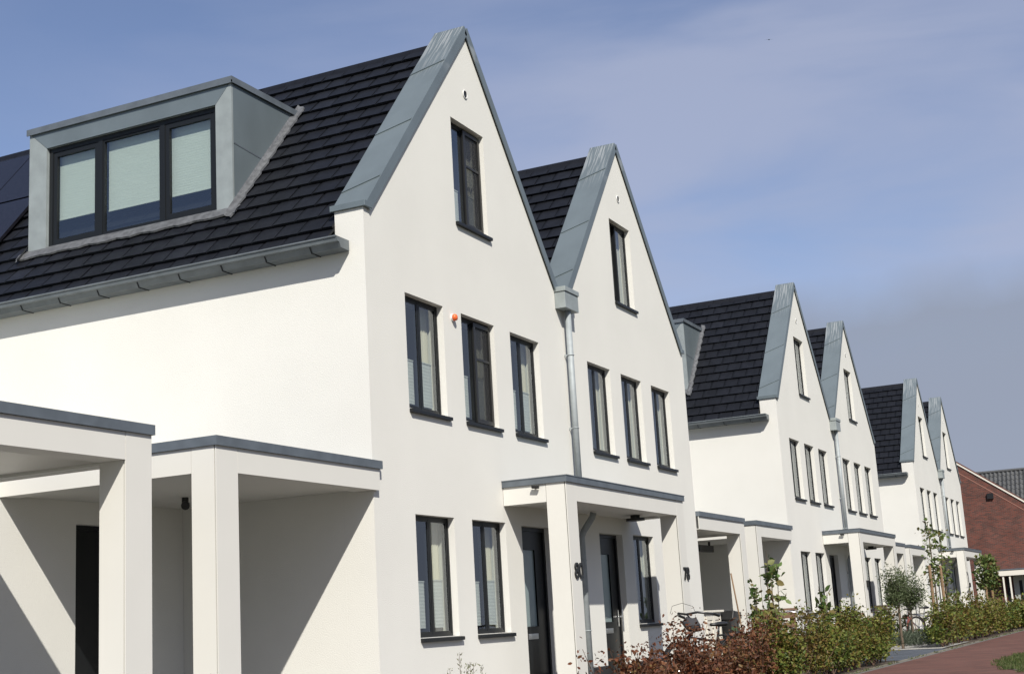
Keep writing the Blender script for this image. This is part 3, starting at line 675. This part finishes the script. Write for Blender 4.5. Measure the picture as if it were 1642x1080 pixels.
TREEG = leafmat('young_tree_leaves', [(.05, .085, .02), (.085, .13, .03), (.12, .16, .045), (.12, .09, .03)])
BARK = mat('bark', (.13, .095, .065), .9, var=.4, vscale=20, bump=.5)
TWIG = mat('twig', (.10, .06, .04), .9)
STAKE = mat('stake_wood', (.25, .16, .09), .85, var=.35, vscale=12, stretch=(1, 1, .15))
rng = np.random.default_rng(11)
def leaves(name, pts, size, m, parent, asp=.5, up=.3, shade=None, droop=0, dirs=None):
    pts = np.asarray(pts, float); n = len(pts)
    d = rng.normal(size=(n, 3)); d[:, 2] = d[:, 2]*.7+up-droop
    if dirs is not None: d = d*.5+dirs
    d /= np.linalg.norm(d, axis=1)[:, None]
    nn = rng.normal(size=(n, 3)); nn[:, 2] += .8; s = np.cross(d, nn); s /= np.linalg.norm(s, axis=1)[:, None]+1e-9
    no = np.cross(s, d)
    L_ = (size*rng.uniform(.6, 1.35, n))[:, None]; wd = L_*asp*.5
    fold = no*L_*.08
    v = np.stack([pts, pts+d*L_*.35+s*wd+fold, pts+d*L_*.72+s*wd*.75+fold, pts+d*L_, pts+d*L_*.72-s*wd*.75+fold, pts+d*L_*.35-s*wd+fold], 1).reshape(-1, 3)
    me = bpy.data.meshes.new(name)
    base = np.arange(n)[:, None]*6
    f = (base+np.array([[0, 1, 2, 3]])).reshape(-1, 4); g = (base+np.array([[0, 3, 4, 5]])).reshape(-1, 4); F = np.concatenate([f, g])
    me.vertices.add(len(v)); me.vertices.foreach_set('co', v.ravel()); me.loops.add(F.size); me.loops.foreach_set('vertex_index', F.ravel().astype('i'))
    me.polygons.add(len(F)); me.polygons.foreach_set('loop_start', (np.arange(len(F))*4).astype('i')); me.update(calc_edges=True); me.materials.append(m)
    sh = rng.uniform(0, 1, n) if shade is None else np.clip(shade+rng.normal(0, .12, n), 0, 1)
    a = me.color_attributes.new('shade', 'FLOAT_COLOR', 'POINT'); c = np.ones((len(v), 4), 'f'); c[:, 0] = np.repeat(sh, 6); a.data.foreach_set('color', c.ravel())
    return link(name, me, parent)
def hedge(label, x0, x1, y0, y1, ht, m, nstem, size, per, topvar=.18, bare=.12, tall=0, loc0=None):
    cx = (x0+x1)/2; t = thing('hedge', label, 'hedge', (x0, (y0+y1)/2, 0), 0, 'low hedges along the footpath')
    ox, oy = x0, (y0+y1)/2
    pts = []; sh = []; sm = MB()
    for i in range(nstem):
        bx = random.uniform(x0, x1); by = (y0+y1)/2+random.gauss(0, .06)
        hh = ht*(1+topvar*.7*math.sin(bx*2.3+1)+topvar*.5*math.sin(bx*5.1)+random.uniform(-topvar, topvar*.6))
        if random.random() < tall: hh *= 1.18
        # each plant: a few upright shoots
        base = Vector((bx, by, 0)); k = random.random()
        for j in range(random.randint(4, 6)):
            ex = bx+random.gauss(0, .21); ey = by+random.gauss(0, (y1-y0)*.24); ez = hh*random.uniform(.72, 1.04)
            p0 = base; p2 = Vector((ex, ey, ez)); p1 = (p0+p2)/2+Vector((random.gauss(0, .05), random.gauss(0, .05), 0))
            path = [p0, p1, p2]; sm.tube([(p.x-ox, p.y-oy, p.z) for p in path], [.008, .005, .0025], 4, cap=False)
            for q in range(per):
                u = random.uniform(bare/hh, 1)**.75; c = p0*(1-u)**2+p1*2*u*(1-u)+p2*u*u
                r = .11*(1-.55*u)+.02; c = c+Vector((random.gauss(0, r), random.gauss(0, r), random.gauss(0, r*.6)))
                if c.z < .05: continue
                pts.append((c.x-ox, c.y-oy, c.z)); sh.append(k*.6+.4*random.random())
    leaves('foliage', pts, size, m, t, .55, .25, np.array(sh)); sm.obj('stems', TWIG, t, fix=False); return t
hedge('copper-leaved hedge with rusty brown leaves in front of house 78', .9, 6.2, -2.62, -2.12, .74, COPPER, 33, .048, 72, topvar=.27, tall=.35)
hedge('yellow-green hedge in front of the pallet bench, left of the driveway', 6.0, 14.1, -2.62, -2.1, .74, HEDGE, 50, .052, 112, topvar=.28, tall=.3)
hedge('green hedge with bronze tips right of the driveway', 20.6, 34.5, -2.6, -2.0, .86, HEDGE, 72, .072, 60, topvar=.28, tall=.2)
hedge('green hedge farthest along the footpath, before the brick house', 37.5, 56, -2.6, -2.0, .88, HEDGE, 90, .11, 34)
hedge('rusty hedge tips at the bottom edge in front of the left canopies', -7.4, -5.0, -2.45, -2.0, .72, COPPER, 13, .042, 42, topvar=.09, tall=.12)
def shrub(name, label, cat, x, y, stems, ht, m, size, spread, per, clump=.08, asp=.6, base=.2, group=None, r0=.012, droop=0):
    t = thing(name, label, cat, (x, y, 0), 0, group); pts = []; sm = MB(); sh = []
    for i in range(stems):
        a = random.uniform(0, 6.28); e = Vector((math.cos(a)*spread*random.uniform(.2, 1), math.sin(a)*spread*random.uniform(.2, 1), ht*random.uniform(.72, 1) if i else ht))
        if i == 0: e.x *= .3; e.y *= .3
        b = Vector((random.gauss(0, .04), random.gauss(0, .04), 0)); mid = (b+e)/2+Vector((random.gauss(0, .06), random.gauss(0, .06), 0))
        path = [b*(1-u)**2+mid*2*u*(1-u)+e*u*u for u in (0, .25, .5, .75, 1)]
        sm.tube(path, [r0, r0*.85, r0*.7, r0*.5, r0*.25], 5, cap=False)
        for k in range(per):
            u = random.uniform(base, 1); c = b*(1-u)**2+mid*2*u*(1-u)+e*u*u
            tw = Vector((random.gauss(0, 1), random.gauss(0, 1), random.gauss(.2, .5))).normalized()*clump*random.uniform(.3, 1.3)*(1.2-.6*u)
            sm.tube([c, c+tw], [.004, .002], 3, cap=False); kk = random.random()
            for q in range(2): 
                pp_ = c+tw*random.uniform(.6, 1.1); pts.append(pp_[:]); sh.append(kk)
    leaves('foliage', pts, size, m, t, asp, .1, np.array(sh), droop); sm.obj('stems', BARK, t, fix=False); return t
shrub('broadleaf_shrub', 'tall open shrub with big leaves rising above the hedge before the pallet bench', 'shrub', 9.75, -1.55, 5, 1.98, BROAD, .125, .34, 17, .13, .62, .25)
shrub('broadleaf_shrub', 'thin twiggy shrub left of the tall big-leaved shrub', 'shrub', 8.75, -1.5, 4, 1.45, BROAD, .085, .22, 30, .12, .6, .25)
shrub('broadleaf_shrub', 'short big-leaved shrub right of the pallet bench', 'shrub', 12.9, -1.55, 4, 1.42, BROAD, .13, .3, 12, .12, .6, .45)
for i, (x, y, h_, lb) in enumerate([(17.2, -.75, .9, 'small leafy shrub at the porch end of the driveway'), (19.2, -.9, .85, 'small reddish shrub left of the olive trunk'), (23.6, -.8, 1.0, 'small green shrub right of the two olive trunks')]):
    shrub('garden_shrub', lb, 'shrub', x, y, 9, h_, (HEDGE, COPPER, BROAD)[i], .08, .4, 34, .10, .55, .1)
def crown_tree(name, label, x, y, trunk_h, cz, rx, rz, m, size, n, cat='tree', blobs=9, tr=.03, asp=.35, group=None, up=.5):
    t = thing(name, label, cat, (x, y, 0), 0, group); tm = MB(); pts = []; sh = []
    tm.tube([(0, 0, 0), (.02, .01, trunk_h*.5), (-.01, 0, trunk_h), (.02, .02, cz)], [tr, tr*.85, tr*.75, tr*.4], 8, cap=False)
    for b in range(blobs):
        a = random.uniform(0, 6.28); e = math.asin(random.uniform(-.8, 1)); q = random.uniform(.45, 1)
        c = Vector((rx*math.cos(a)*math.cos(e)*q, rx*math.sin(a)*math.cos(e)*q, cz+rz*math.sin(e)*q))
        st = Vector((0, 0, trunk_h+(cz-trunk_h)*random.uniform(0, .8))); tm.tube([st, (st+c)/2+Vector((0, 0, -.03)), c], [tr*.4, tr*.25, .003], 4, cap=False)
        k = random.random()
        for i in range(n//blobs):
            u = random.uniform(.35, 1.25); p = st.lerp(c, u); r = .22*rx
            p = p+Vector((random.gauss(0, r), random.gauss(0, r), random.gauss(0, r*1.15))); pts.append(p[:]); sh.append(.7*k+.3*random.random())
    leaves('foliage', pts, size, m, t, asp, up, np.array(sh)); tm.obj('trunk', BARK, t, smooth=True, fix=False); return t
crown_tree('olive_tree', 'slim olive tree with grey-green crown, nearer of the two by the driveway', 20.9, -1.45, .75, 1.40, .30, .48, OLIVE, .062, 3600, blobs=20, tr=.035, asp=.28)
crown_tree('olive_tree', 'olive tree just behind and right of the nearer olive, thinner trunk', 23.3, -1.3, .75, 1.30, .36, .42, OLIVE, .065, 3300, blobs=20, tr=.028, asp=.28)
lv = thing('lavender_bed', 'grey-green lavender mounds under the olive trees', 'lavender', (20.4, -1.5, 0))
pts = []; dirs = []
for i in range(26):
    cx_, cy_ = random.uniform(.2, 4.6), random.uniform(-.75, .55); hh = random.uniform(.30, .42)
    for k in range(240):
        a = random.uniform(0, 6.28); e = random.uniform(.3, 1.5); r = random.uniform(.3, 1)
        d = Vector((math.cos(a)*math.cos(e), math.sin(a)*math.cos(e), math.sin(e))); pts.append((cx_+d.x*.28*r, cy_+d.y*.28*r, d.z*hh*r)); dirs.append(d[:])
leaves('foliage', pts, .085, LAV, lv, .16, .3, None, 0, np.array(dirs))
# staked young trees
def staked(x, y, label, h_, lab2, trellis):
    t = thing('young_tree', label, 'tree', (x, y, 0)); tm = MB(); pts = []; sh = []
    tm.tube([(0, 0, 0), (.01, .0, h_*.5), (0, .01, h_)], [.03, .022, .008], 6, cap=False)
    if trellis:
        arms = [(0, z, s*random.uniform(.25, .5)) for z in (1.5, 1.8, 2.1, 2.45, 2.8) for s in (-1, 1)]
        for _, z, l in arms:
            tm.tube([(0, 0, z), (l*1.4, -l*.25, z+.12)], [.010, .003], 4, cap=False)
            for k in range(16): u = random.random(); pts.append((l*1.5*u+random.gauss(0, .05), -l*.25*u+random.gauss(0, .05), z+.12*u+random.gauss(0, .07))); sh.append(random.random())
        for k in range(80): z = random.uniform(1.2, h_+.1); pts.append((random.gauss(0, .08), random.gauss(0, .08), z)); sh.append(random.random())
        leaves('foliage', pts, .105, TREEG, t, .6, .0, np.array(sh), .3)
    else:
        for k in range(900):
            a = random.uniform(0, 6.28); z = random.uniform(1.35, h_+.1); r = .5*math.sqrt(random.random())*(1-.25*abs((z-1.9)/.6))
            pts.append((math.cos(a)*r*1.35, math.sin(a)*r*.8, z)); sh.append(random.random())
        leaves('foliage', pts, .13, TREEG, t, .6, .1, np.array(sh))
    tm.obj('trunk', BARK, t, fix=False)
    return t
def stake(x, y, h_, label):
    t = MB().tube([(0, 0, 0), (0, 0, h_-.02), (0, 0, h_)], [.042, .042, .03], 10).tube([(0, 0, h_*.72), (0, 0, h_*.72+.05)], .048, 10).obj('tree_stake', STAKE, None); t.location = (x, y, 0)
    tag(t, label, 'stake', 'wooden stakes beside young trees')
staked(26.2, -1.5, 'thin staked tree with sparse level branches before the farthest block', 3.15, '', True)
staked(28.0, -1.5, 'second sparse staked tree, just right of its twin before the far porch', 2.9, '', True)
stake(25.75, -1.48, 1.98, 'left wooden stake of the sparse staked trees'); stake(27.6, -1.48, 2.0, 'right wooden stake of the sparse staked trees')
staked(37.4, -1.5, 'compact bushy young tree right of the farthest porch', 2.35, '', False)
stake(37.0, -1.46, 1.55, 'left stake under the compact bushy tree'); stake(38.3, -1.5, 1.55, 'right stake under the compact bushy tree')
# weed stalks by the bottom edge
wd = thing('wild_grass', 'pale seed stalks at the bottom edge below the ground-floor windows', 'weed', (-2.3, -2.2, 0)); pts = []; sm = MB()
for (dx_, h_) in ((-.11, .82), (.07, .75), (.13, .73), (-.28, .71), (0, .70), (.28, .71)):
    sm.tube([(dx_*.6, 0, 0), (dx_*.9, 0, h_*.6), (dx_, 0, h_)], [.004, .003, .0015], 4, cap=False)
    for k in range(22): u = random.uniform(.80, 1); pts.append((dx_*(.7+.3*u)+random.gauss(0, .012), random.gauss(0, .012), h_*u))
leaves('seed_heads', pts, .026, leafmat('seed_heads', [(.16, .17, .09), (.24, .24, .14)]), wd, .3, 1.2); sm.obj('stems', TWIG, wd, fix=False)
# weeds rooted in the joint beside the path
wp = []
for i in range(120):
    x = random.uniform(4, 60); n_ = random.randint(3, 12)
    for k in range(n_): wp.append((x+random.gauss(0, .06), -2.74+random.gauss(0, .03), .0))
we = leaves('path_weeds', wp, .05, GRASSM, None, .2, 1.0); we['kind'] = 'stuff'
# grass verge at the right
gp = []
vpoly = lambda x, y: ((x-12.6)/4.9)**2+((y+6.0)/1.35)**2 < 1+.12*math.sin(x*5)+.1*math.sin(x*11+y*7)
while len(gp) < 30000:
    x, y = random.uniform(7, 18), random.uniform(-7.2, -4.5)
    if vpoly(x, y): gp.append((x, y, 0))
gr = leaves('grass_verge', gp, .06, GRASSM, None, .12, 1.6); gr['kind'] = 'stuff'
sheet('verge_soil', [(12.6+4.9*math.cos(a), -6.0+1.35*math.sin(a)) for a in [i*math.pi/20 for i in range(40)]], .006, SOIL)

# ------------------------------------------------------------------ bicycles
RUB = mat('tyre_rubber', (.015, .015, .015), .8); BFR = mat('bike_frame', (.02, .02, .022), .35); CHR = mat('chrome', (.6, .6, .6), .25, .9)
def bicycle(x, y, rz, label, bag=None, rackhoop=True, fcol=None, bar_z=1.04):
    t = thing('bicycle', label, 'bicycle', (x, y, 0), rz, 'bicycles parked in the front gardens')
    fm = fcol or BFR
    for cx_ in (0, 1.12):
        w_ = MB().ring((cx_, 0, .345), .325, .020, 'y', 36, 8).obj('wheel', RUB, t, smooth=True)
        sp_ = MB().ring((cx_, 0, .345), .300, .010, 'y', 36, 6)
        for k in range(18): a = k*2*math.pi/18; sp_.tube([(cx_, .02*(-1)**k, .345), (cx_+.3*math.cos(a), 0, .345+.3*math.sin(a))], .0015, 3, cap=False)
        sp_.tube([(cx_, -.04, .345), (cx_, .04, .345)], .018, 8).obj('rim', CHR, w_)
        MB().add([], []) 
        n = 14; vs = []; fs = []
        for k in range(n+1):
            a = R(10+150*k/n) if cx_ else R(30+140*k/n)
            for yy in (-.025, .025): vs.append((cx_+.365*math.cos(a), yy, .345+.365*math.sin(a)))
        for k in range(n): fs.append((2*k, 2*k+1, 2*k+3, 2*k+2))
        MB().add(vs, fs).obj('mudguard', fm, t)
    # x=0 rear axle, x=1.12 front
    fb = MB()
    for a, b, r in (((.42, 0, .29), (.24, 0, .80), .016), ((.42, 0, .29), (.90, 0, .62), .018), ((.30, 0, .66), (.88, 0, .74), .015), ((.87, 0, .80), (.93, 0, .58), .018),
                    ((.93, 0, .60), (1.12, 0, .345), .012), ((0, 0, .345), (.42, 0, .29), .010), ((0, 0, .345), (.27, 0, .72), .008)):
        fb.tube([a, b], r, 8)
    fb.obj('frame', fm, t)
    MB().tube([(.36, .05, .29), (.52, .05, .20)], .009).tube([(.48, -.09, .36), (.34, -.09, .37)], .012).ring((.42, .04, .29), .09, .006, 'y', 20, 4).obj('crank', CHR, t)
    st = MB(); st.tube([(.87, 0, .80), (.84, 0, bar_z-.05), (.90, 0, bar_z)], .012, 8)
    st.tube([(.60, -.30, bar_z-.04), (.72, -.29, bar_z-.01), (.88, -.16, bar_z+.02), (.91, 0, bar_z), (.88, .16, bar_z+.02), (.72, .29, bar_z-.01), (.60, .30, bar_z-.04)], .015, 8)
    hb = st.obj('handlebar', CHR if fcol else BFR, t, smooth=True)
    for s in (-1, 1):
        MB().tube([(.59, s*.30, bar_z-.042), (.70, s*.295, bar_z-.012)], .019, 10).obj('grip', BLACK, hb)
    MB().tube([(.24, 0, .80), (.22, 0, .86)], .012).obj('seat_post', CHR, t)
    vs = []; fs = []; prof = [(.02, .09), (.06, .115), (.12, .10), (.20, .05), (.30, .022)]
    for i, (xx, hw) in enumerate(prof):
        for k in range(8): a = 2*math.pi*k/8; vs.append((xx+.10, hw*math.cos(a), .885+(.035 if i < 3 else .022)*math.sin(a)))
    for i in range(4):
        for k in range(8): fs.append((i*8+k, i*8+(k+1) % 8, i*8+8+(k+1) % 8, i*8+8+k))
    fs += [tuple(range(8)), tuple(range(32, 40))]
    MB().add(vs, fs).obj('saddle', BLACK, t, smooth=True)
    rk = MB().tube([(-.32, -.06, .73), (.20, -.06, .73)], .007).tube([(-.32, .06, .73), (.20, .06, .73)], .007).tube([(-.32, -.06, .73), (-.32, .06, .73)], .007).tube([(0, -.06, .345), (-.12, -.06, .73)], .006).tube([(0, .06, .345), (-.12, .06, .73)], .006)
    rk.box(-.30, .18, -.045, .045, .735, .75)
    if rackhoop: rk.tube([(-.12, -.06, .73), (-.12, -.06, .92), (-.12, -.03, .95), (-.12, .03, .95), (-.12, .06, .92), (-.12, .06, .73)], .008)
    rk.obj('rear_rack', BFR, t)
    if bag == 'bag':
        vs = []; fs = []; n, m_ = 10, 12
        for i in range(n+1):
            u = i/n; yy = -.04+.27*u; r = .085*math.sin(math.pi*min(max(u, .04), .96))**.5
            for k in range(m_): a = 2*math.pi*k/m_; vs.append((.94+r*math.cos(a)*(1+.3*math.sin(5*u+k)), yy, bar_z-.11+r*math.sin(a)*1.1-.05*u+.015*math.sin(9*u+2*k)))
        for i in range(n):
            for k in range(m_): fs.append((i*m_+k, i*m_+(k+1) % m_, (i+1)*m_+(k+1) % m_, (i+1)*m_+k))
        fs += [tuple(range(m_)), tuple(range(n*m_, n*m_+m_))]
        MB().add(vs, fs).obj('handlebar_bag', mat('dark_fabric', (.03, .03, .035), .8), t, smooth=True)
        MB().tube([(.88, -.30, bar_z+.02), (.95, -.2, bar_z+.12), (.98, 0, bar_z+.15), (.95, .15, bar_z+.10), (.90, .16, bar_z)], .003, 5).obj('brake_cable', BLACK, t)
    if bag == 'crate':
        cr_ = MB()
        for z in (.80, .88, .96):
            cr_.box(.92, 1.32, -.2, -.188, z, z+.06).box(.92, 1.32, .188, .2, z, z+.06).box(.92, .932, -.187, .187, z, z+.06).box(1.308, 1.32, -.187, .187, z, z+.06)
        cr_.box(.93, 1.31, -.187, .187, .79, .80).obj('crate', mat('crate_brown', (.12, .085, .06), .8), t)
    if bag == 'ladder':
        MB().tube([(-.30, -.09, .60), (-.30, -.09, .98), (-.30, .09, .98), (-.30, .09, .60)], .009).tube([(-.30, -.09, .86), (-.30, .09, .86)], .007).tube([(-.30, -.09, .74), (-.30, .09, .74)], .007).obj('pannier_frame', CHR, t)
    return t
az0 = R(-20)
bicycle(6.35, -1.78, math.pi+az0, 'black bicycle behind the copper hedge, dark bag on its handlebar, saddle showing', 'bag')
bicycle(13.0, -1.35, math.pi+R(-25), 'bicycle half hidden by the green hedge, silver pannier frame standing up', 'ladder', False, CHR, .98)
bicycle(25.6, -1.0, math.pi+R(-30), 'bicycle with brown crate parked right of the olive trees', 'crate', True, mat('red_frame', (.20, .06, .05), .4))
bicycle(28.4, -.95, math.pi+R(-35), 'silver bicycle between the crate bicycle and the staked tree', None, True, CHR, 1.12)
bicycle(3.9, -.75, R(95), 'dark bicycle leaning in the doorway of house 80, only its bars showing', None, False) if False else None

# ------------------------------------------------------------------ garden furniture
PAL = mat('pallet_wood', (.24, .13, .075), .8, var=.4, vscale=6, stretch=(.3, 4, 4))
pb = thing('pallet_bench', 'brown pallet wood bench behind the big-leaved shrub', 'bench', (11.2, -.85, 0))
bk = MB()
for z in (.52, .70, .88): bk.box(0, 2.5, -.02, 0, z, z+.10)
bk.box(-.02, 2.52, -.05, .05, 1.02, 1.06).obj('backrest', PAL, pb)
for x in (.02, 1.2, 2.38): MB().box(x, x+.1, .0005, .09, 0, 1.018).obj('post', PAL, pb)
st = MB()
for k in range(5): st.box(0, 2.5, -.62+k*.12, -.62+k*.12+.09, .40, .425)
st.obj('seat', PAL, pb); MB().box(.05, 2.45, -.6, -.1, .26, .39).obj('seat_base', PAL, pb)
cb = thing('garden_cupboard', 'cream wooden cupboard standing under the canopy right of house 78', 'cupboard', (11.6, .25, 0))
c_ = MB().box(0, .95, 0, .5, 0, 1.06).obj('body', CREAM, cb, bevel=.005); MB().box(-.05, 1.01, -.05, .52, 1.061, 1.10).obj('top', CREAM, cb, bevel=.005)
MB().frame(.05, .465, .08, 1.0, .07, -.012, -.0005).obj('door', CREAM, cb); MB().frame(.485, .90, .08, 1.0, .07, -.012, -.0005).obj('door', CREAM, cb); MB().box(-.012, -.0005, .06, .44, .08, 1.0).obj('side_panel', CREAM, cb)
wb = thing('garden_bin', 'dark bin with green top band between the cream cupboard and the pillar', 'bin', (12.92, .30, 0))
MB().prism([(-.22, 0), (.22, 0), (.27, .92), (-.27, .92)], -.2, .25, 'y').obj('body', BLACK, wb); MB().prism([(-.30, .921), (.30, .921), (.26, 1.04), (-.2, 1.08)], -.25, .28, 'y').obj('lid', BLACK, wb, bevel=.01)
MB().box(-.26, .26, -.212, -.2, .70, .78).obj('label_band', mat('moss_green', (.06, .10, .04), .7), wb)
bm_ = MB().tube([(0, 0, 0), (-.16, .15, 1.75)], .014, 8).obj('broom', STAKE, None); bm_.location = (12.75, -.15, 0); tag(bm_, 'pale wooden stick leaning on the pillar beside the cream cupboard', 'stick')

# ------------------------------------------------------------------ far bird
bd = Vector((-12.464, -7.53, 1.0)) + (fwd + rt*((1233-821)/2211.4) - up*((64-540)/2211.4)).normalized()*140
bi = thing('bird', 'tiny dark bird gliding high in the blue sky', 'bird', bd, 0)
b_ = bmesh.new()
vs = [(-.10, 0, 0), (.18, 0, .02), (.03, -.10, .05), (.0, -.42, .02), (-.04, -.10, .04), (.03, .10, .05), (0, .42, .02), (-.04, .10, .04), (.04, 0, .06), (.04, 0, -.04)]
MB().add(vs, [(0, 8, 5), (0, 2, 8), (8, 1, 5), (8, 2, 1), (0, 9, 2), (0, 5, 9), (9, 1, 2), (9, 5, 1), (2, 3, 4), (5, 7, 6), (0, 2, 4), (0, 7, 5)]).obj('body', BLACK, bi)
b_.free(); bi.rotation_euler = (R(8), 0, R(12))
